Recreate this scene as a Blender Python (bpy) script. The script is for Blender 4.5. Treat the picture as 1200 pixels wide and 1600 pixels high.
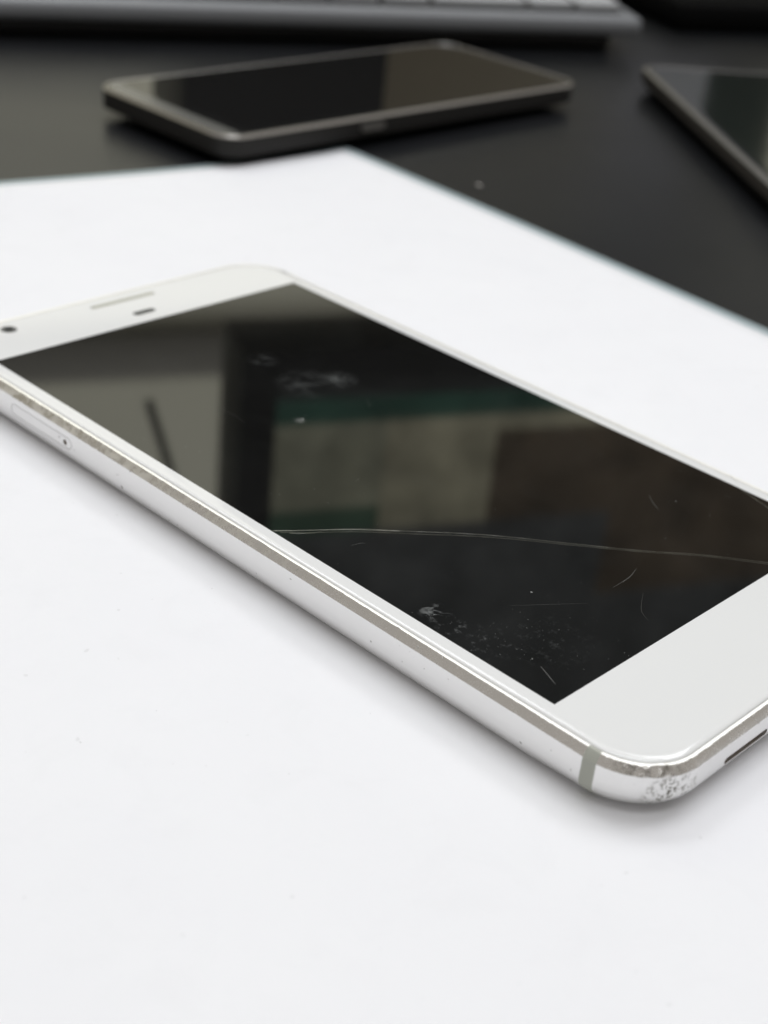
import bpy, bmesh, math, random
from mathutils import Vector, Matrix, noise
random.seed(7)
for o in list(bpy.data.objects): bpy.data.objects.remove(o)
MM = 0.001
scene = bpy.context.scene
COL = scene.collection

# ------------------------------------------------------------------ camera
RX = Vector((0.698088, -0.710291, 0.090325))
RY = Vector((-0.296262, -0.401384, -0.866672))
RZ = Vector((0.651845, 0.578254, -0.490633))
CAM = Vector((-158.50, -140.37, 113.66))
cd = bpy.data.cameras.new('camera'); cam = bpy.data.objects.new('camera', cd); COL.objects.link(cam)
m = Matrix((RX, -RY, -RZ)).transposed().to_4x4(); m.translation = CAM * MM
cam.matrix_world = m
cd.sensor_fit = 'VERTICAL'; cd.sensor_height = 36.0; cd.sensor_width = 27.0
cd.lens = 2304.17 / 1600 * 36
cd.clip_start = 0.005; cd.clip_end = 60
cd.dof.use_dof = True
cd.dof.focus_distance = (Vector((-22, -42, 7.4)) - CAM).dot(RZ) * MM
cd.dof.aperture_fstop = 21
scene.camera = cam

# ------------------------------------------------------------------ room light
w = bpy.data.worlds.new('World'); scene.world = w; w.use_nodes = True
bg = w.node_tree.nodes['Background']
bg.inputs[0].default_value = (1.0, 0.955, 0.90, 1); bg.inputs[1].default_value = 0.34
def ceiling_or_fill_lamp(x, y, z, sx, sy, power, rz=0.0, col=(0.95, 0.97, 1.0)):
    ld = bpy.data.lights.new('ceiling_or_fill_lamp', 'AREA'); ld.shape = 'RECTANGLE'
    ld.size = sx; ld.size_y = sy; ld.energy = power; ld.color = col
    lo = bpy.data.objects.new('ceiling_or_fill_lamp', ld); COL.objects.link(lo)
    lo.location = (x, y, z); lo.rotation_euler = (0, 0, rz)
    return lo
HEAD = math.atan2(-0.469, 0.883)          # the desk runs at this angle
ceiling_or_fill_lamp(0.55, 1.15, 1.75, 1.2, 0.5, 10.3, HEAD)
ceiling_or_fill_lamp(1.45, 0.15, 1.75, 0.5, 1.2, 13.2, HEAD)
ceiling_or_fill_lamp(0.36, 0.18, 1.75, 1.0, 0.7, 9.6, HEAD)
ceiling_or_fill_lamp(0.80, 1.37, 1.75, 2.4, 0.2, 14.5, HEAD).rotation_euler.x = math.radians(38)      # unseen lamp, added to brighten the wall mirrored in the screen
ceiling_or_fill_lamp(-0.40, -0.55, 1.75, 1.2, 0.6, 7, HEAD)  # unseen fill on the camera side, added to soften the phone's shadow
vs = scene.view_settings
vs.view_transform = 'Standard'; vs.look = 'None'; vs.exposure = 0.0; vs.gamma = 1.0; vs.use_curve_mapping = False
scene.cycles.use_denoising = True
scene.cycles.max_bounces = 10

# ------------------------------------------------------------------ materials
def mat(name):
    M = bpy.data.materials.new(name); M.use_nodes = True
    nt = M.node_tree; b = nt.nodes['Principled BSDF']
    return M, nt, b
def N(nt, kind, **kw):
    n = nt.nodes.new(kind)
    for k, v in kw.items():
        if k in n.inputs: n.inputs[k].default_value = v
        else: setattr(n, k, v)
    return n
def L(nt, a, b): nt.links.new(a, b)
def coords(nt): return N(nt, 'ShaderNodeTexCoord').outputs['Object']
def noise_tex(nt, co, scale, detail=3.0, rough=0.5, dist=0.0):
    n = N(nt, 'ShaderNodeTexNoise', Scale=scale, Detail=detail, Roughness=rough, Distortion=dist)
    L(nt, co, n.inputs['Vector']); return n.outputs['Fac']
def ramp(nt, fac, stops):
    r = N(nt, 'ShaderNodeValToRGB'); e = r.color_ramp.elements
    while len(e) < len(stops): e.new(0.5)
    for i, (p, c) in enumerate(stops):
        e[i].position = p; e[i].color = (c, c, c, 1) if not hasattr(c, '__len__') else (*c, 1)
    L(nt, fac, r.inputs[0]); return r.outputs[0]
def mathn(nt, op, a, b=None, clamp=False):
    n = N(nt, 'ShaderNodeMath', operation=op, use_clamp=clamp)
    for i, v in enumerate((a, b)):
        if v is None: continue
        if hasattr(v, 'is_linked'): L(nt, v, n.inputs[i])
        else: n.inputs[i].default_value = v
    return n.outputs[0]
def mixc(nt, fac, a, b):
    n = N(nt, 'ShaderNodeMix', data_type='RGBA')
    if hasattr(fac, 'is_linked'): L(nt, fac, n.inputs[0])
    else: n.inputs[0].default_value = fac
    for i, v in ((6, a), (7, b)):
        if hasattr(v, 'is_linked'): L(nt, v, n.inputs[i])
        else: n.inputs[i].default_value = (*v, 1)
    return n.outputs[2]
def bump(nt, b, h, strength, dist):
    n = N(nt, 'ShaderNodeBump', Strength=strength, Distance=dist)
    L(nt, h, n.inputs['Height']); L(nt, n.outputs[0], b.inputs['Normal']); return n
def blob(nt, co, c, r, soft=0.6):
    """1 inside a ball round c (mm), fading to 0 at r (mm)"""
    d = N(nt, 'ShaderNodeVectorMath', operation='DISTANCE'); L(nt, co, d.inputs[0])
    d.inputs[1].default_value = [v * MM for v in c]
    mr = N(nt, 'ShaderNodeMapRange'); L(nt, d.outputs['Value'], mr.inputs[0])
    mr.inputs[1].default_value = r * MM; mr.inputs[2].default_value = r * MM * (1 - soft)
    return mr.outputs[0]
def plain(name, col, rough=0.5, metal=0.0, ior=1.5, spec=None):
    M, nt, b = mat(name)
    b.inputs['Base Color'].default_value = (*col, 1); b.inputs['Roughness'].default_value = rough
    b.inputs['Metallic'].default_value = metal; b.inputs['IOR'].default_value = ior
    if spec is not None: b.inputs['Specular IOR Level'].default_value = spec
    return M

def m_paper():
    M, nt, b = mat('white_paper'); co = coords(nt)
    big = noise_tex(nt, co, 28, 4, 0.55); fine = noise_tex(nt, co, 900, 4, 0.6); fib = noise_tex(nt, co, 2600, 2, 0.5)
    c = mixc(nt, ramp(nt, big, [(0.3, 0.0), (0.7, 1.0)]), (0.836, 0.838, 0.862), (0.854, 0.856, 0.876))
    smu = mathn(nt, 'MULTIPLY', ramp(nt, noise_tex(nt, co, 95, 6, 0.68, 0.6), [(0.50, 0.0), (0.80, 1.0)]), 0.12)
    c = mixc(nt, smu, c, (0.66, 0.665, 0.68))
    spk = ramp(nt, noise_tex(nt, co, 420, 1, 0.4), [(0.775, 0.0), (0.80, 0.5)])
    c = mixc(nt, spk, c, (0.66, 0.66, 0.67))
    tiny = ramp(nt, noise_tex(nt, co, 1500, 1, 0.4), [(0.82, 0.0), (0.84, 0.5)])
    c = mixc(nt, tiny, c, (0.35, 0.34, 0.34))
    L(nt, c, b.inputs['Base Color']); b.inputs['Roughness'].default_value = 0.85
    b.inputs['Specular IOR Level'].default_value = 0.25
    h = mathn(nt, 'ADD', fine, mathn(nt, 'MULTIPLY', fib, 0.5))
    cock = mathn(nt, 'MULTIPLY', noise_tex(nt, co, 45, 3, 0.45), 3.5)
    bump(nt, b, mathn(nt, 'ADD', h, cock), 0.3, 0.00008)
    return M
def m_desk():
    M, nt, b = mat('black_laminate'); co = coords(nt)
    fine = noise_tex(nt, co, 2200, 3, 0.6)
    c = mixc(nt, ramp(nt, noise_tex(nt, co, 1500, 2), [(0.55, 0.0), (0.75, 1.0)]), (0.009, 0.0097, 0.0112), (0.020, 0.021, 0.023))
    L(nt, c, b.inputs['Base Color'])
    L(nt, ramp(nt, noise_tex(nt, co, 14, 3), [(0.3, 0.28), (0.7, 0.36)]), b.inputs['Roughness'])
    b.inputs['Specular IOR Level'].default_value = 0.33
    bump(nt, b, fine, 0.3, 0.0001)
    return M
def m_display():
    M, nt, b = mat('dark_display_glass'); co = coords(nt)
    n1 = noise_tex(nt, co, 900, 4, 0.7); n2 = noise_tex(nt, co, 260, 4, 0.65, 1.2); n3 = noise_tex(nt, co, 150, 2, 0.5, 1.5)
    def smear(c, r, lo, hi, amt, tex):
        return mathn(nt, 'MULTIPLY', mathn(nt, 'MULTIPLY', blob(nt, co, c, r, 0.8), ramp(nt, tex, [(lo, 0.0), (hi, 1.0)])), amt)
    parts = [smear((-31.0, -38.2, 7.4), 2.6, 0.50, 0.62, 0.30, n2), smear((-31.6, -41.5, 7.4), 2.5, 0.54, 0.66, 0.16, n1),
             smear((-30.8, -47.0, 7.4), 4.5, 0.56, 0.74, 0.10, n1), smear((-24.0, -52.0, 7.4), 7.0, 0.55, 0.78, 0.05, n1),
             smear((4.0, 24.0, 7.4), 6.5, 0.42, 0.80, 0.055, n3), smear((9.5, 22.5, 7.4), 4.0, 0.36, 0.74, 0.085, n3),
             smear((4.5, 36.0, 7.4), 3.2, 0.46, 0.62, 0.08, n2), smear((-7.0, 14.5, 7.4), 1.2, 0.40, 0.55, 0.14, n2)]
    s = parts[0]
    for p in parts[1:]: s = mathn(nt, 'ADD', s, p, True)
    film = mathn(nt, 'MULTIPLY', ramp(nt, noise_tex(nt, co, 60, 4, 0.6, 1.0), [(0.45, 0.0), (0.75, 1.0)]), 0.004)
    s = mathn(nt, 'ADD', s, film, True)
    L(nt, mixc(nt, s, (0.0045, 0.0046, 0.0044), (0.75, 0.78, 0.78)), b.inputs['Base Color'])
    L(nt, mathn(nt, 'ADD', mathn(nt, 'MULTIPLY', s, 0.8), 0.036, True), b.inputs['Roughness'])
    b.inputs['IOR'].default_value = 1.57
    return M
def m_bezel():
    M, nt, b = mat('white_cover_glass')
    b.inputs['Base Color'].default_value = (0.785, 0.79, 0.785, 1); b.inputs['Roughness'].default_value = 0.03
    b.inputs['IOR'].default_value = 1.5
    return M
def m_metal(name, base, rough, wear, mot):
    M, nt, b = mat(name); co = coords(nt)
    b.inputs['Metallic'].default_value = 1.0
    worn = blob(nt, co, (-31.6, -76.6, 2.9), 4.2, 0.65)
    pitA = ramp(nt, noise_tex(nt, co, 2500, 2, 0.55), [(0.48, 0.0), (0.54, 1.0)])
    pitB = ramp(nt, noise_tex(nt, co, 900, 2, 0.5), [(0.44, 0.0), (0.54, 1.0)])
    pits = mathn(nt, 'MULTIPLY', mathn(nt, 'MULTIPLY', pitA, pitB), mathn(nt, 'POWER', worn, 0.6))
    stray = mathn(nt, 'MULTIPLY', ramp(nt, noise_tex(nt, co, 1050, 1.5, 0.5), [(0.73, 0.0), (0.75, 1.0)]), wear)
    d = mathn(nt, 'MAXIMUM', pits, stray)
    mott = mathn(nt, 'MULTIPLY', blob(nt, co, (-33.8, -75.0, 6.9), 5.5, 0.5), ramp(nt, noise_tex(nt, co, 800, 4, 0.65), [(0.42, 0.0), (0.62, mot)]))
    base2 = mixc(nt, mott, base, (0.42, 0.40, 0.37))
    sep = N(nt, 'ShaderNodeSeparateXYZ'); L(nt, co, sep.inputs[0])
    far = N(nt, 'ShaderNodeMapRange'); L(nt, sep.outputs[1], far.inputs[0])
    far.inputs[1].default_value = -0.030; far.inputs[2].default_value = 0.035; far.inputs[3].default_value = 0.18; far.inputs[4].default_value = 1.0
    scuff = mathn(nt, 'MULTIPLY', mathn(nt, 'MULTIPLY', ramp(nt, noise_tex(nt, co, 520, 5, 0.72, 0.5), [(0.44, 0.0), (0.60, 1.0)]), far.outputs[0]), mot)
    base2 = mixc(nt, mathn(nt, 'MULTIPLY', scuff, 0.8), base2, (0.97, 0.95, 0.88))
    L(nt, mixc(nt, d, base2, (0.21, 0.20, 0.175)), b.inputs['Base Color'])
    g = noise_tex(nt, co, 6000, 2, 0.5)
    rg = mathn(nt, 'ADD', mathn(nt, 'ADD', mathn(nt, 'MULTIPLY', d, 0.3), mathn(nt, 'MULTIPLY', scuff, 0.30)), mathn(nt, 'ADD', rough, mathn(nt, 'MULTIPLY', g, 0.06)))
    L(nt, rg, b.inputs['Roughness'])
    hh = mathn(nt, 'SUBTRACT', mathn(nt, 'ADD', mathn(nt, 'MULTIPLY', g, 0.06), mathn(nt, 'MULTIPLY', mott, 1.6)), d)
    bump(nt, b, hh, 0.6, 0.00006)
    return M
def m_emit(name, col, strength=1.0):
    """screen picture: a flat tint with a little content in it"""
    M = bpy.data.materials.new(name); M.use_nodes = True; nt = M.node_tree; nt.nodes.clear()
    o = N(nt, 'ShaderNodeOutputMaterial'); e = N(nt, 'ShaderNodeEmission'); co = coords(nt)
    v = noise_tex(nt, co, 24, 4, 0.6)
    dk_ = tuple(c * 0.55 for c in col); lt = tuple(c * 1.4 for c in col)
    L(nt, mixc(nt, ramp(nt, v, [(0.3, 0.0), (0.7, 1.0)]), dk_, lt), e.inputs[0]); e.inputs[1].default_value = strength
    L(nt, e.outputs[0], o.inputs[0]); return M
def m_crack():
    M, nt, b = mat('glass_fracture')
    b.inputs['Base Color'].default_value = (0.22, 0.22, 0.175, 1); b.inputs['Roughness'].default_value = 0.15
    return M

PAPER = m_paper(); DESK = m_desk(); DISPLAY = m_display(); BEZEL = m_bezel(); CRACK = m_crack()
SATIN = m_metal('satin_aluminium', (0.81, 0.805, 0.795), 0.30, 0.8, 0.0)
POLISH = m_metal('cut_aluminium', (0.90, 0.875, 0.84), 0.20, 0.4, 1.0)
LIP = plain('worn_rim', (0.88, 0.87, 0.83), 0.5, 1.0)
BAND = plain('antenna_plastic', (0.40, 0.41, 0.36), 0.55)
DARK = plain('dark_cavity', (0.10, 0.068, 0.042), 0.7)
GAP = plain('gasket', (0.12, 0.115, 0.10), 0.6)
LENS = plain('lens_glass', (0.02, 0.025, 0.03), 0.03)
MESHM = plain('earpiece_mesh', (0.46, 0.46, 0.38), 0.6)
DUSTM = plain('dust', (0.36, 0.37, 0.36), 0.8)
SCRATCHM = plain('scratch', (0.085, 0.085, 0.08), 0.4)

# ------------------------------------------------------------------ mesh helpers
def link(name, me, material=None, parent=None, smooth=None):
    if material is not None and len(me.materials) == 0: me.materials.append(material)
    if smooth is not None:
        for p in me.polygons: p.use_smooth = True
        me.set_sharp_from_angle(angle=math.radians(smooth))
    o = bpy.data.objects.new(name, me); COL.objects.link(o)
    if parent: o.parent = parent
    return o
def from_py(name, vs, fs):
    me = bpy.data.meshes.new(name); me.from_pydata([[c * MM for c in v] for v in vs], [], fs); me.update(); return me
def thing(name, label, cat, loc=(0, 0, 0), rz=0.0, group=None):
    o = bpy.data.objects.new(name, None); COL.objects.link(o); o.empty_display_size = 0.01
    o.location = [c * MM for c in loc]; o.rotation_euler = (0, 0, rz); o['label'] = label; o['category'] = cat
    if group: o['group'] = group
    return o
def tag(o, label, cat): o['label'] = label; o['category'] = cat; return o
def box_bm(bm, x0, x1, y0, y1, z0, z1, bev=0.0, seg=2):
    r = bmesh.ops.create_cube(bm, size=1.0)
    vsn = r['verts']
    for v in vsn:
        v.co = Vector(((x0 + x1) / 2 + v.co.x * (x1 - x0), (y0 + y1) / 2 + v.co.y * (y1 - y0), (z0 + z1) / 2 + v.co.z * (z1 - z0))) * MM
    if bev:
        es = list({e for v in vsn for e in v.link_edges})
        bmesh.ops.bevel(bm, geom=es, offset=bev * MM, segments=seg, profile=0.5, affect='EDGES')
def box(name, dims, material, parent=None, bev=0.0, seg=2):
    bm = bmesh.new(); box_bm(bm, *dims, bev=bev, seg=seg)
    me = bpy.data.meshes.new(name); bm.to_mesh(me); bm.free()
    return link(name, me, material, parent, 40 if bev else None)
def rrect(hx, hy, r, cy=0.0, step=1.0, narc=14):
    """points and outward normals round a rounded rectangle"""
    pts = []
    cs = [(hx - r, hy - r, 0), (-hx + r, hy - r, 90), (-hx + r, -hy + r, 180), (hx - r, -hy + r, 270)]
    for k in range(4):
        cx, cyy, a0 = cs[k]
        for i in range(narc + 1):
            a = math.radians(a0 + 90 * i / narc); n = (math.cos(a), math.sin(a))
            pts.append((cx + r * n[0], cyy + r * n[1] + cy, n[0], n[1]))
        nx, ny, _ = cs[(k + 1) % 4]
        a = math.radians(a0 + 90); n = (math.cos(a), math.sin(a))
        p0 = (cx + r * n[0], cyy + r * n[1]); p1 = (nx + r * n[0], ny + r * n[1])
        ln = math.dist(p0, p1); cnt = max(1, int(ln / step))
        for i in range(1, cnt):
            t = i / cnt; pts.append((p0[0] + (p1[0] - p0[0]) * t, p0[1] + (p1[1] - p0[1]) * t + cy, n[0], n[1]))
    return pts
def loft(path, prof, cap_last=False, cap_first=False, wob=None):
    vsn, fs = [], []; n = len(path)
    for j, (d, z) in enumerate(prof):
        for i, (x, y, nx, ny) in enumerate(path):
            dd, dz = wob(j, x, y, nx, ny) if wob else (0, 0)
            vsn.append((x - nx * (d + dd), y - ny * (d + dd), z + dz))
    for j in range(len(prof) - 1):
        for i in range(n):
            k = (i + 1) % n
            fs.append((j * n + i, (j + 1) * n + i, (j + 1) * n + k, j * n + k))
    if cap_last: fs.append(tuple((len(prof) - 1) * n + i for i in reversed(range(n))))
    if cap_first: fs.append(tuple(i for i in range(n)))
    return vsn, fs
def cut(obj, cutters):
    """carve the cutter meshes out of obj, keep only the result"""
    for c in cutters:
        co = bpy.data.objects.new('cutter', c); COL.objects.link(co)
        md = obj.modifiers.new('b', 'BOOLEAN'); md.operation = 'DIFFERENCE'; md.solver = 'EXACT'; md.object = co
        dg = bpy.context.evaluated_depsgraph_get(); dg.update()
        me = bpy.data.meshes.new_from_object(obj.evaluated_get(dg))
        obj.modifiers.clear(); obj.data = me
        bpy.data.objects.remove(co)
def slot_mesh(cx, cy, cz, axis, ln, wd, depth, ang=0.0, nseg=8):
    """stadium prism; axis 'z': long along x, 'x': long along y facing -x, 'y': long along x facing -y"""
    out = []
    r = wd / 2
    for s in (1, -1):
        for i in range(nseg + 1):
            a = math.radians(-90 + 180 * i / nseg) + (0 if s > 0 else math.pi)
            out.append((s * (ln / 2 - r) + r * math.cos(a), r * math.sin(a)))
    n = len(out); vsn = []
    for t in (-depth / 2, depth / 2):
        for a, b in out:
            if axis == 'z':
                ca, sa = math.cos(ang), math.sin(ang); vsn.append((cx + a * ca - b * sa, cy + a * sa + b * ca, cz + t))
            elif axis == 'x': vsn.append((cx + t, cy + a, cz + b))
            else: vsn.append((cx + a, cy + t, cz + b))
    fs = [tuple(range(n - 1, -1, -1)), tuple(range(n, 2 * n))] + [(i, (i + 1) % n, n + (i + 1) % n, n + i) for i in range(n)]
    me = from_py('slot', vsn, fs)
    bm = bmesh.new(); bm.from_mesh(me); bmesh.ops.recalc_face_normals(bm, faces=bm.faces); bm.to_mesh(me); bm.free()
    return me
def ribbon(pts, widths, z, h=0.03):
    """a low ridge that follows pts on the glass"""
    vsn, fs = [], []
    for i, (x, y) in enumerate(pts):
        a = pts[max(0, i - 1)]; b = pts[min(len(pts) - 1, i + 1)]
        dx, dy = b[0] - a[0], b[1] - a[1]; l = math.hypot(dx, dy) or 1
        nx, ny = -dy / l, dx / l; w = widths[i] / 2
        vsn += [(x + nx * w, y + ny * w, z), (x, y, z + h), (x - nx * w, y - ny * w, z)]
    for i in range(len(pts) - 1):
        a = 3 * i
        fs += [(a, a + 1, a + 4, a + 3), (a + 1, a + 2, a + 5, a + 4)]
    return vsn, fs
def dense(pts, k=8):
    """Catmull-Rom through pts"""
    out = []
    P = [pts[0]] + list(pts) + [pts[-1]]
    for i in range(1, len(P) - 2):
        for s in range(k):
            t = s / k; q = []
            for c in (0, 1):
                a, b, cc, d = P[i - 1][c], P[i][c], P[i + 1][c], P[i + 2][c]
                q.append(0.5 * (2 * b + (cc - a) * t + (2 * a - 5 * b + 4 * cc - d) * t * t + (3 * b - a - 3 * cc + d) * t ** 3))
            out.append(tuple(q))
    out.append(tuple(pts[-1])); return out

FW = Vector((0.469, 0.883, 0)); RT = Vector((0.883, -0.469, 0))     # desk axes: away from / along the desk
def dk(rt, fw, z=0.0): return RT * rt + FW * fw + Vector((0, 0, z))

# ------------------------------------------------------------------ setting: desk and wall behind it
desk = box('desk', (-900, 1300, -260, 720, -30, -0.6), DESK, None, bev=1.5)
desk.rotation_euler = (0, 0, HEAD); desk['kind'] = 'structure'
WALLM, nt, b = mat('cream_wall'); co = coords(nt)
L(nt, mixc(nt, noise_tex(nt, co, 6, 4), (0.73, 0.71, 0.56), (0.78, 0.76, 0.61)), b.inputs['Base Color']); b.inputs['Roughness'].default_value = 0.8
wall = box('wall', (-5200, 3600, 2000, 2060, -750, 1900), WALLM); wall.rotation_euler = (0, 0, HEAD); wall['kind'] = 'structure'
box('wall_rail', (-2500, 3600, 1975, 1999.5, 845, 925), plain('dark_rail', (0.17, 0.16, 0.13), 0.6), wall, bev=4)

# ------------------------------------------------------------------ paper
pc = Vector((126.5, 141.3, 0)); pd = Vector((-0.0928, -0.9957, 0)); pl = Vector((-0.9921, 0.1256, 0))
def sheet(name, ext, z, thick, material, parent, lift=True):
    nu, nv = 84, 60; vsn, fs = [], []
    for j in range(nv + 1):
        for i in range(nu + 1):
            u = i / nu * 420; v = j / nv * 297
            uu = -ext if i == 0 else u; vv = -ext if j == 0 else v
            # softly rounded far corner
            p = pc + pl * uu + pd * vv
            zz = 0.0
            if lift:
                e = max(0.0, 1 - v / 26.0) ** 2
                zz += e * 2.4 * max(0.0, min(1.0, (u - 40) / 60)) ** 1.2
                e2 = max(0.0, 1 - u / 14.0) ** 2
                zz += e2 * 0.5 * (0.5 + 0.5 * math.sin(v / 37.0))
                zz += 0.05 * noise.noise(Vector((u / 40, v / 40, 3.3)))
                pr = ((p.x) ** 2 / 60 ** 2 + (p.y) ** 2 / 100 ** 2)
                if pr < 1.6: zz = min(zz, 0.0) * 0
            vsn.append((p.x, p.y, z + zz))
    n = nu + 1
    for j in range(nv):
        for i in range(nu):
            fs.append((j * n + i, j * n + i + 1, (j + 1) * n + i + 1, (j + 1) * n + i))
    me = from_py(name, vsn, fs)
    o = link(name, me, material, parent, 60)
    md = o.modifiers.new('thickness', 'SOLIDIFY'); md.thickness = thick * MM; md.offset = -1
    return o
paper = thing('paper_sheet', 'large white sheet of paper spread under the white phone', 'paper', (0, 0, 0))
sheet('top_sheet', 0.0, 0.0, 0.12, PAPER, paper)
EDGE_TINT = plain('grey_blue_edge_tint', (0.36, 0.435, 0.455), 0.6)
sheet('added_edge_sheet', 3.4, -0.2, 0.2, EDGE_TINT, paper)  # added under-sheet; its colour stands for the shaded, blurred paper edge

# ------------------------------------------------------------------ the white phone
HX, YT, YB, CR, T = 38.05, 76.3, -78.5, 9.6, 7.4
HY = (YT - YB) / 2; CY = (YT + YB) / 2
phone = thing('smartphone', 'worn white smartphone with cracked dark screen lying on the white paper', 'smartphone')
path = rrect(HX, HY, CR, CY, 0.45, 72)
prof = [(1.34, 6.6), (1.31, 7.14), (1.25, 7.22), (1.0, 7.25), (0.78, 7.22), (0.70, 7.15), (0.46, 6.86), (0.22, 6.48), (0.0, 6.10), (0.0, 4.2), (0.0, 2.85),
        (0.12, 2.1), (0.43, 1.35), (0.98, 0.72), (1.75, 0.28), (2.6, 0.06), (3.6, 0.0)]
def wob(j, x, y, nx, ny):
    if j > 9:
        cc = math.exp(-((x + 32.5) ** 2 + (y + 76.2) ** 2) / 3.5 ** 2) if j < 13 else 0.0
        return cc * 0.07 * noise.noise(Vector((x * 1.6, y * 1.6, j * 2.2))), 0.70 * max(0.0, min(1.0, (-y - 60) / 16)) * max(0.0, min(1.0, (j - 9) / 3))
    if j < 3 or j > 8: return 0, 0
    p = Vector((x, y, j * 3.0))
    c = math.exp(-((x + 33.6) ** 2 + (y + 75.0) ** 2) / 5.0 ** 2)        # battered corner
    c2 = math.exp(-((x + 37.9) ** 2 + (y + 58.3) ** 2) / 0.5 ** 2) + 0.8 * math.exp(-((x + 37.8) ** 2 + (y + 66.4) ** 2) / 0.7 ** 2)
    fine = noise.noise(p * 2.6); mid = noise.noise(p * 0.9 + Vector((9, 2, 1)))
    a = 0.006 * fine + 0.004 * mid
    if j in (4, 5): a += 0.05 * noise.noise(Vector((x, y, 0)) * 0.5) + 0.03 * noise.noise(Vector((x, y, 4)) * 2.3)
    if j in (4, 5, 6):
        nk = noise.noise(Vector((x, y, 11)) * 1.3); a += max(0.0, nk - 0.22) * (0.24 if j < 6 else 0.12)
    a += c * (0.09 * mid + 0.10 * fine) + c2 * (0.05 + 0.10 * fine)
    dz = c * 0.07 * noise.noise(p * 2.1 + Vector((3, 8, 5)))
    dent = math.exp(-((x + 33.2) ** 2 + (y + 76.0) ** 2) / 1.5 ** 2)
    if j <= 6: a += dent * 0.16; dz += dent * (0.09 if j < 5 else -0.05)
    return a, dz
vsn, fs = loft(path, prof, cap_last=True, wob=wob)
npth = len(path)
band_y = [(-70.45, -68.45), (65.9, 67.9)]
def in_band(i):
    x, y = path[i][0], path[i][1]; x2, y2 = path[(i + 1) % npth][0], path[(i + 1) % npth][1]
    ym = (y + y2) / 2
    return abs(x) > 36 and any(a < ym < b for a, b in band_y)
body_f, body_m, band_f = [], [], {}
for fi, f in enumerate(fs):
    if len(f) > 4: body_f.append(f); body_m.append(0); continue
    j, i = divmod(fi, npth)
    if in_band(i) and j >= 2:
        k = (path[i][0] > 0, path[i][1] > 0); band_f.setdefault(k, []).append(f)
    else:
        body_f.append(f); body_m.append(2 if j < 1 else (3 if j <= 3 else (1 if j <= 7 else 0)))
def compact(vsn, fs):
    used = sorted({v for f in fs for v in f}); mp = {v: i for i, v in enumerate(used)}
    return [vsn[v] for v in used], [tuple(mp[v] for v in f) for f in fs]
me = from_py('frame', vsn, body_f)
for mm in (SATIN, POLISH, GAP, LIP): me.materials.append(mm)
for p, k in zip(me.polygons, body_m): p.material_index = k
frame = link('frame', me, None, phone, 24)
for k, bf in band_f.items():
    link('antenna_band', from_py('antenna_band', *compact(vsn, bf)), BAND, frame, 24)
# cover glass, white round the display
GX, GY = 34.25, 60.9
gprof = [(1.37, 6.6), (1.37, 6.98), (1.41, 7.12), (1.52, 7.24), (1.70, 7.325), (1.95, 7.375), (2.25, 7.395), (2.6, T)]
gv, gf = loft(path, gprof)
n0 = len(gv) - npth
for (x, y, nx, ny) in path:
    gv.append((max(-GX, min(GX, x)), max(-GY, min(GY, y)), T))
for i in range(npth):
    k = (i + 1) % npth; gf.append((n0 + i, n0 + npth + i, n0 + npth + k, n0 + k))
gf = [tuple(reversed(f)) for f in gf]
me = from_py('cover_glass', gv, gf)
bm = bmesh.new(); bm.from_mesh(me); bmesh.ops.remove_doubles(bm, verts=bm.verts, dist=1e-6)
bmesh.ops.dissolve_degenerate(bm, dist=1e-7, edges=bm.edges); bmesh.ops.recalc_face_normals(bm, faces=bm.faces)
top = [f for f in bm.faces if abs(f.normal.z) > 0.9]
if sum(f.normal.z for f in top) < 0: bmesh.ops.reverse_faces(bm, faces=bm.faces)
bm.to_mesh(me); bm.free()
glass = link('cover_glass', me, BEZEL, phone, 60)
disp = link('display', from_py('display', [(-GX, -GY, T - 0.012), (GX, -GY, T - 0.012), (GX, GY, T - 0.012), (-GX, GY, T - 0.012)], [(0, 1, 2, 3)]), DISPLAY, phone)
# earpiece, sensor, camera under the top of the glass
def inlay(name, cx, cy, ln, wd, material, parent, z=T + 0.012, depth=0.02):
    me = slot_mesh(cx, cy, z, 'z', ln, wd, depth); return link(name, me, material, parent)
ear = inlay('earpiece', 0.2, 71.35, 14.6, 1.15, GAP, glass, T + 0.004, 0.012)
em = inlay('earpiece', 0.2, 71.32, 14.2, 0.85, MESHM, glass, T + 0.012, 0.012); em.name = 'earpiece_mesh'
inlay('proximity_sensor', 0.1, 64.75, 4.9, 1.55, LENS, glass, T + 0.006, 0.012)
cam_ring = inlay('front_camera', -24.9, 71.1, 3.0, 2.999, plain('camera_ring', (0.10, 0.10, 0.105), 0.2), glass, T + 0.004, 0.012)
inlay('lens', -24.9, 71.1, 1.7, 1.699, LENS, cam_ring, T + 0.012, 0.012)
# side details: card tray, speaker slots
cut(frame, [slot_mesh(-HX, 41.95, 3.95, 'x', 16.9, 2.0, 0.30)])
cut(frame, [slot_mesh(-17.3, YB, 3.4, 'y', 9.8, 0.95, 1.6), slot_mesh(17.3, YB, 3.4, 'y', 9.8, 0.95, 1.6)])
tray = link('card_tray', slot_mesh(-HX + 0.105, 41.95, 3.95, 'x', 16.66, 1.76, 0.20), SATIN, frame, 30)
cut(tray, [slot_mesh(-HX, 35.3, 3.9, 'x', 0.95, 0.949, 0.6)])
link('pin_hole', slot_mesh(-HX + 0.19, 35.3, 3.9, 'x', 0.93, 0.929, 0.1), DARK, tray)
for sx in (-17.3, 17.3):
    link('speaker_slot', slot_mesh(sx, YB + 0.72, 3.4, 'y', 9.75, 0.93, 0.2), DARK, frame)
for me_ in (frame.data, tray.data):
    for p in me_.polygons: p.use_smooth = True
    me_.set_sharp_from_angle(angle=math.radians(24))
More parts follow.
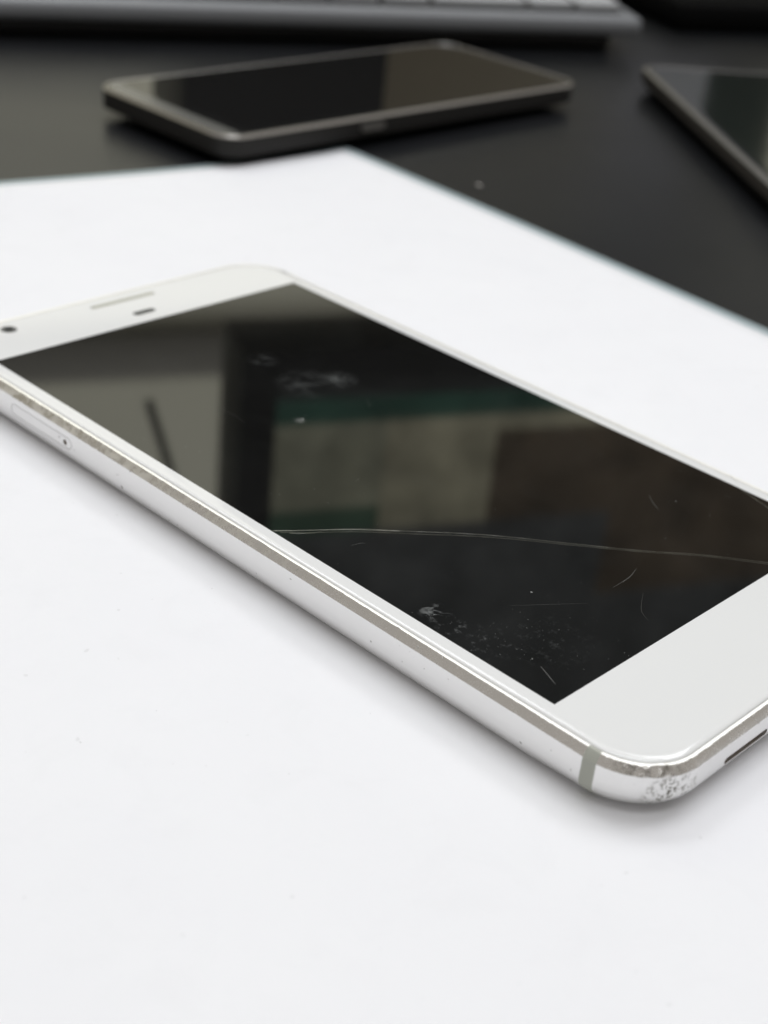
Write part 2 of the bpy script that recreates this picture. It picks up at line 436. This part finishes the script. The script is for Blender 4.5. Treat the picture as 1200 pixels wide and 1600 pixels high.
# fracture lines
ck = dense([(-34.1, -9.3), (-30.8, -11.7), (-23.9, -16.4), (-18.3, -21.3), (-10.0, -28.8), (-1.3, -38.5), (4.9, -45.4), (11.7, -52.1), (17.6, -59.2), (18.9, -60.8)], 10)
def crack(pts, w, parent=disp, h=0.03, jit=0.03, material=CRACK):
    pts = [(x + jit * noise.noise(Vector((x * 0.9, y * 0.9, 1))), y + jit * noise.noise(Vector((x * 0.9, y * 0.9, 7)))) for x, y in pts]
    n = len(pts); ws = [w * (0.55 + 0.45 * noise.noise(Vector((p[0] * 0.5, p[1] * 0.5, 2)))) * (1 - 0.5 * i / n) for i, p in enumerate(pts)]
    return link('crack', from_py('crack', *ribbon(pts, ws, T - 0.012, h)), material, parent)
crack(ck, 0.13)
crack([(x - 0.35 - 0.12 * math.sin(i * 0.09), y - 0.38 - 0.2 * math.sin(i * 0.07)) for i, (x, y) in enumerate(ck[4:])], 0.085)
crack(dense([(-32.6, -11.3), (-31.0, -12.55), (-29.6, -13.4), (-28.6, -13.6)]), 0.16)
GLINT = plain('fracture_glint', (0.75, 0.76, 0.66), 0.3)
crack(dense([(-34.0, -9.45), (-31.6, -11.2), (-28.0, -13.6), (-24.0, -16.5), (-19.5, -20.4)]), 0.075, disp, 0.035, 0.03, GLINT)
crack(dense([(34.25, -43.6), (33.4, -46.6), (32.0, -52.0), (31.2, -58.0)]), 0.13)
o = crack(dense([(37.0, -40.2), (35.6, -42.2), (34.25, -43.6)]), 0.09, glass, 0.02, 0.03, plain('bezel_fracture', (0.32, 0.33, 0.31), 0.2)); o.location.z += 0.012 * MM
for pts, w in (([(-29.3, -54.7), (-30.0, -56.4), (-30.8, -58.3)], 0.10), ([(-6.5, -49.1), (-2.4, -48.9), (0.4, -48.1)], 0.075),
               ([(20.2, -36.2), (18.7, -37.9), (17.4, -40.1)], 0.06), ([(-21.6, -43.2), (-17.5, -46.0), (-12.6, -49.4)], 0.03),
               ([(-4.2, -52.6), (-8.0, -55.0), (-9.4, -57.2)], 0.035), ([(-26.5, -15.6), (-25.5, -15.9), (-24.6, -17.0)], 0.03),
               ([(8.0, 14.0), (7.0, 12.2), (6.0, 11.3)], 0.03), ([(-15.0, 26.0), (-14.4, 22.0), (-14.9, 19.0)], 0.025), ([(-28.0, -19.0), (-26.6, -19.3), (-25.8, -19.8)], 0.05)):
    link('scratch', from_py('scratch', *ribbon(dense(pts, 6), [w * (0.3 + 0.7 * math.sin(math.pi * (i + 0.5) / (6 * (len(pts) - 1) + 1))) for i in range(6 * (len(pts) - 1) + 1)], T - 0.012, 0.012)), SCRATCHM, disp)
# dust grains: too small to pick out one by one
dv, df = [], []
def grain(x, y, z, r):
    b0 = len(dv); k = 6; ph = random.random() * 6
    for i in range(k):
        rr = r * random.uniform(0.6, 1.2); dv.append((x + rr * math.cos(ph + i * 6.283 / k), y + rr * math.sin(ph + i * 6.283 / k), z))
    dv.append((x, y, z + r * 0.7))
    for i in range(k): df.append((b0 + i, b0 + (i + 1) % k, b0 + k))
for _ in range(150): grain(random.uniform(-33.5, 33.5), random.uniform(-60, 58), T - 0.012, random.uniform(0.02, 0.055))
for _ in range(70): grain(random.gauss(-29, 3.0) if random.random() < .6 else random.gauss(-22, 5), random.gauss(-50, 5), T - 0.012, random.uniform(0.02, 0.06)) 
for x, y, r in ((-16.7, -42.8, 0.17), (-6.2, 14.5, 0.2), (34.0, -3.4, 0.16), (-28.9, -53.0, 0.13), (22, -40, 0.1)): grain(x, y, T - 0.012, r)
dv2 = [(max(-34, min(34, a)), max(-60.5, min(60.5, bb)), c) for a, bb, c in dv]
dust = link('dust', from_py('dust', dv2, df), DUSTM, disp); dust['kind'] = 'stuff'

# ------------------------------------------------------------------ the two other phones
def slab_phone(root, hx, hy, cr, th, metal, face_mat, bez_mat, bezel, side, case, rim=0.8, band=3.8):
    pth = rrect(hx, hy, cr, 0, 4, 14)
    pr = [(rim + 0.2, th - 0.25), (rim, th), (rim * 0.6, th), (0.05, th - 0.5), (0.0, th - 0.7), (0.0, th - band), (0.5, th - band - 0.4), (2.2, 1.4), (4.5, 0.3), (min(7.0, cr - 0.5), 0.0)]
    v, f = loft(pth, pr, cap_last=True)
    me = from_py('frame', v, f); me.materials.append(case); me.materials.append(metal)
    n = len(pth)
    me.materials.append(KBLK)
    for p in me.polygons: p.material_index = 1 if p.index < 4 * n else (0 if p.index < 5 * n else 2)
    fr = link('frame', me, None, root, 30)
    gp = [(rim + 0.25, th - 0.3), (rim + 0.3, th - 0.08), (rim + 0.7, th), (rim + 1.4, th + 0.02)]
    gv, gf = loft(pth, gp); n0 = len(gv) - n
    gx, gy = hx - side, hy - bezel
    for (x, y, nx, ny) in pth: gv.append((max(-gx, min(gx, x)), max(-gy, min(gy, y)), th + 0.02))
    for i in range(n): gf.append((n0 + i, n0 + n + i, n0 + n + (i + 1) % n, n0 + (i + 1) % n))
    me = from_py('cover_glass', gv, gf)
    bm = bmesh.new(); bm.from_mesh(me); bmesh.ops.remove_doubles(bm, verts=bm.verts, dist=1e-6); bmesh.ops.recalc_face_normals(bm, faces=bm.faces)
    tp = [q for q in bm.faces if abs(q.normal.z) > 0.9]
    if sum(q.normal.z for q in tp) < 0: bmesh.ops.reverse_faces(bm, faces=bm.faces)
    bm.to_mesh(me); bm.free()
    g = link('cover_glass', me, bez_mat, root, 30)
    z = th + 0.012
    d = link('display', from_py('display', [(-gx, -gy, z), (gx, -gy, z), (gx, gy, z), (-gx, gy, z)], [(0, 1, 2, 3)]), face_mat, root)
    return fr, g, d
KBLK = plain('black_plastic', (0.008, 0.008, 0.008), 0.5)
BLACKGL = plain('black_glass', (0.006, 0.006, 0.006), 0.04)
GREYBEZ = plain('grey_bezel', (0.09, 0.09, 0.085), 0.10)
GUN = plain('gunmetal_edge', (0.62, 0.60, 0.57), 0.28, 1.0)
CASE2 = plain('dark_side', (0.022, 0.021, 0.020), 0.55, 0.0, 1.5, 0.2)
a2 = math.radians(-1.6)
u2 = Vector((math.cos(a2), math.sin(a2), 0)); v2 = Vector((-math.sin(a2), math.cos(a2), 0))
c2 = Vector((87.2, 143.8, 0)) + u2 * 71.5 + v2 * 30
ph2 = thing('smartphone', 'dark grey smartphone lying behind the paper, its near corner on the sheet', 'smartphone', (c2.x, c2.y, 0.15), a2 - math.pi / 2, None)
fr2, gl2, d2 = slab_phone(ph2, 30.0, 71.5, 7.0, 7.8, GUN, BLACKGL, plain('black_bezel', (0.012, 0.012, 0.012), 0.06), 9.0, 2.6, CASE2, 0.8, 5.4)
link('end_bezel', from_py('end_bezel', [(-24.2, -70.3, 7.832), (24.2, -70.3, 7.832), (28.0, -65.6, 7.832), (-28.0, -65.6, 7.832)], [(0, 1, 2, 3)]), plain('grey_end', (0.14, 0.14, 0.13), 0.2), gl2)
link('side_button', slot_mesh(30.1, -20, 5.0, 'x', 9, 2.2, 0.8), GUN, fr2, 30)
d3 = Vector((-0.632, -0.775, 0)); e3 = Vector((0.775, -0.632, 0))
c3 = Vector((274.5, 149.5, 0)) + d3 * 74 + e3 * 37
a3 = math.atan2(-d3.y, -d3.x) - math.pi / 2
ph3 = thing('smartphone', 'black smartphone cut off by the right edge of the picture', 'smartphone', (c3.x, c3.y, -0.6), a3)
slab_phone(ph3, 37.0, 74.0, 6.0, 8.0, plain('pale_rim', (0.34, 0.33, 0.32), 0.4, 1.0), plain('green_black_glass', (0.010, 0.014, 0.011), 0.12), plain('dark_bezel', (0.02, 0.022, 0.02), 0.08), 8.0, 4.5, plain('black_case', (0.03, 0.026, 0.022), 0.45), 1.7)

# ------------------------------------------------------------------ keyboard
KEYB = plain('keyboard_grey', (0.22, 0.228, 0.24), 0.42)
KEYC = plain('key_grey', (0.46, 0.47, 0.48), 0.45)
k0 = dk(-18, 310)
kb = thing('keyboard', 'slim grey keyboard along the back of the desk', 'keyboard', (k0.x, k0.y, -0.6), HEAD)
KW = 216.0
box('base', (-KW + 8, KW - 8, 9, 108, 0.0, 6.2), KBLK, kb, bev=1.5)
bm = bmesh.new(); box_bm(bm, -KW, KW, 0, 122, 6.3, 13.0, bev=2.6, seg=4)
for v in bm.verts: v.co.z += v.co.y * 0.055
me = bpy.data.meshes.new('top_case'); bm.to_mesh(me); bm.free(); link('top_case', me, KEYB, kb, 40)
bm = bmesh.new(); box_bm(bm, -KW + 5.5, KW - 5.5, 6.5, 105, 12.0, 13.25)
for v in bm.verts: v.co.z += v.co.y * 0.055
me = bpy.data.meshes.new('key_bed'); bm.to_mesh(me); bm.free(); link('key_bed', me, KBLK, kb)
def keymesh(wd):
    bm = bmesh.new(); box_bm(bm, -wd / 2, wd / 2, -8, 8, 0, 3.4, bev=1.0, seg=2)
    for v in bm.verts:
        if v.co.z > 0.0025: v.co.x *= 1 - 1.2 / wd; v.co.y *= 0.93
    me = bpy.data.meshes.new('key'); bm.to_mesh(me); bm.free()
    me.materials.append(KEYC)
    for p in me.polygons: p.use_smooth = True
    me.set_sharp_from_angle(angle=math.radians(40)); return me
kcache = {}
rows = [[23, 23, 23, 118, 23, 23, 23, 23, 17.5, 17.5, 17.5, 36.5, 17.5, 17.5], [42, *[17] * 10, 46, 17.5, 17.5, 17.5, 17.5, 17.5, 17.5],
        [32, *[17] * 11, 38, 17.5, 17.5, 17.5, 17.5, 17.5, 17.5], [27, *[17] * 12, 26, 17.5, 17.5, 17.5, 17.5, 17.5], [*[17] * 13, 36, 17.5, 17.5, 17.5, 17.5, 17.5]]
for r, ws in enumerate(rows):
    tot = sum(ws); gap = (2 * KW - 14 - tot) / (len(ws) - 1)
    if gap < 1.2:
        ws = [q * (2 * KW - 14 - 2.0 * (len(ws) - 1)) / tot for q in ws]; gap = 2.0
    elif gap > 3:
        ws = [q * (2 * KW - 14 - 2.6 * (len(ws) - 1)) / tot for q in ws]; gap = 2.6
    x = -KW + 7
    for q in ws:
        key = round(q, 1)
        if key not in kcache: kcache[key] = keymesh(q)
        y = 16.0 + r * 19.5
        ko = bpy.data.objects.new('key', kcache[key]); COL.objects.link(ko); ko.parent = kb
        ko.location = ((x + q / 2) * MM, y * MM, (13.3 + y * 0.055) * MM); ko.rotation_euler = (math.atan(0.055), 0, 0)
        x += q + gap

# ------------------------------------------------------------------ monitor (seen mirrored in the phone's screen)
mo = dk(362, 480)
mon = thing('monitor', 'black desktop monitor mirrored in the dark screen of the white phone', 'monitor', (mo.x, mo.y, -0.6), HEAD)
x0, x1, z0, z1 = -270.0, 270.0, 207.0, 548.0
sx0, sx1, sz0, sz1 = x0 + 20, x1 - 20, z0 + 28, z1 - 20
MBLK = plain('monitor_black', (0.015, 0.016, 0.017), 0.45)
box('housing', (x0, x1, 3.0, 45, z0, z1), MBLK, mon, bev=3)
box('bezel', (x0, sx0, -4, 2.9, z0, z1), MBLK, mon, bev=1); box('bezel', (sx1, x1, -4, 2.9, z0, z1), MBLK, mon, bev=1)
box('bezel', (sx0 + 0.1, sx1 - 0.1, -4, 2.9, z0, sz0), MBLK, mon, bev=1); box('bezel', (sx0 + 0.1, sx1 - 0.1, -4, 2.9, sz1, z1), MBLK, mon, bev=1)
EM = [m_emit('screen_green', (0.055, 0.135, 0.10)), m_emit('screen_tan', (0.52, 0.49, 0.35)), m_emit('screen_brown', (0.15, 0.115, 0.08)),
      m_emit('screen_dark', (0.125, 0.13, 0.13)), m_emit('screen_leaf', (0.085, 0.15, 0.10)), m_emit('screen_olive', (0.36, 0.33, 0.24)), m_emit('screen_sage', (0.42, 0.42, 0.31))]
xs = [sx0, -186, -120, -40, sx1]; zs = [sz0, 252, 262, 305, 321, 380, sz1]
grid = [[0, 0, 0, 0], [6, 1, 1, 5], [6, 1, 2, 2], [4, 1, 2, 2], [3, 3, 3, 2], [3, 3, 3, 3]]
vsn, fs, mi = [], [], []
for r in range(6):
    for c in range(4):
        k = len(vsn); vsn += [(xs[c], 1.0, zs[r]), (xs[c + 1], 1.0, zs[r]), (xs[c + 1], 1.0, zs[r + 1]), (xs[c], 1.0, zs[r + 1])]
        fs.append((k, k + 1, k + 2, k + 3)); mi.append(grid[r][c])
me = from_py('screen', vsn, fs)
for e in EM: me.materials.append(e)
for p, k in zip(me.polygons, mi): p.material_index = k
link('screen', me, None, mon)
box('stand_neck', (-62, -2, 46, 70, 12, 330), plain('silver_neck', (0.80, 0.83, 0.92), 0.3, 1.0), mon, bev=4)
box('stand_base', (-128, 128, -130, 100, 0, 11.8), plain('matte_black', (0.003, 0.003, 0.003), 0.9, 0, 1.2), mon, bev=4)
# cable that hangs beside the monitor
cu = bpy.data.curves.new('cable', 'CURVE'); cu.dimensions = '3D'; cu.bevel_depth = 2.5 * MM; cu.bevel_resolution = 3
sp = cu.splines.new('NURBS'); cp = [(52, 520, 252), (55, 520, 262), (62, 520, 285), (74, 520, 330), (96, 522, 420), (120, 524, 470)]
sp.points.add(len(cp) - 1); sp.use_endpoint_u = True; sp.order_u = 4
for q, (r_, f_, z_) in zip(sp.points, cp):
    v = dk(r_, f_, z_) * MM; q.co = (*v, 1)
tmp = bpy.data.objects.new('cable', cu); COL.objects.link(tmp)
dg = bpy.context.evaluated_depsgraph_get(); dg.update(); cme = bpy.data.meshes.new_from_object(tmp.evaluated_get(dg))
bpy.data.objects.remove(tmp); bpy.data.curves.remove(cu); cme.materials.clear()
cab = link('cable', cme, KBLK, None, 60)
tag(cab, 'black cable hanging beside the monitor', 'cable')

# low black box behind the keyboard, mirrored in the dark phone
bp0 = dk(103, 500)
bx = thing('black_box', 'low black box behind the keyboard, mirrored in the dark grey phone', 'box', (bp0.x, bp0.y, -0.6), HEAD)
box('case', (-48, 48, -40, 40, 2, 128), KBLK, bx, bev=3)
for fx in (-36, 36):
    for fy in (-30, 30): box('foot', (fx - 6, fx + 6, fy - 6, fy + 6, 0, 1.99), KBLK, bx, bev=0.5)

# unseen carton, added to give the same phone a tan reflection
cb0 = dk(235, 640)
cbx = thing('carton', 'tan cardboard carton added behind the monitor stand to give the dark grey phone its tan reflection', 'carton', (cb0.x, cb0.y, -0.6), HEAD)
CARD = plain('cardboard', (0.62, 0.55, 0.40), 0.8)
box('body', (-75, 120, -40, 45, 0, 150), CARD, cbx, bev=1)
box('flap', (-75, 120, -41, 1.5, 150.3, 152), CARD, cbx); box('flap', (-75, 120, 2.5, 46, 150.3, 152), CARD, cbx)

# unseen low panel, added to darken what the desk mirrors
dp0 = dk(560, 700)
dpn = thing('added_dark_panel', 'low charcoal panel added behind the monitor to darken the reflections in the desk', 'panel', (dp0.x, dp0.y, -0.6), HEAD)
box('board', (-380, -42, -9, 9, 0, 232), plain('charcoal', (0.035, 0.036, 0.038), 0.7), dpn, bev=2)
for fx in (-340, -110): box('foot', (fx - 20, fx + 20, -16, -9.2, 0, 40), plain('panel_bracket', (0.05, 0.05, 0.05), 0.5), dpn, bev=1)
# crumbs on the desk
for (cx_, cy_, cr_, lb) in ((137.6, 101.0, 0.8, 'tiny pale crumb lying on the black desk between the paper and the phones'),):
    bm = bmesh.new(); bmesh.ops.create_icosphere(bm, subdivisions=2, radius=cr_ * MM)
    for v in bm.verts: v.co *= 1 + 0.4 * noise.noise(v.co * 900); v.co.z *= 0.6
    zl = min(v.co.z for v in bm.verts)
    me = bpy.data.meshes.new('crumb'); bm.to_mesh(me); bm.free()
    o = link('crumb', me, plain('crumb', (0.45, 0.43, 0.40), 0.8), None, 80); o.location = (cx_ * MM, cy_ * MM, -0.6 * MM - zl); tag(o, lb, 'crumb')
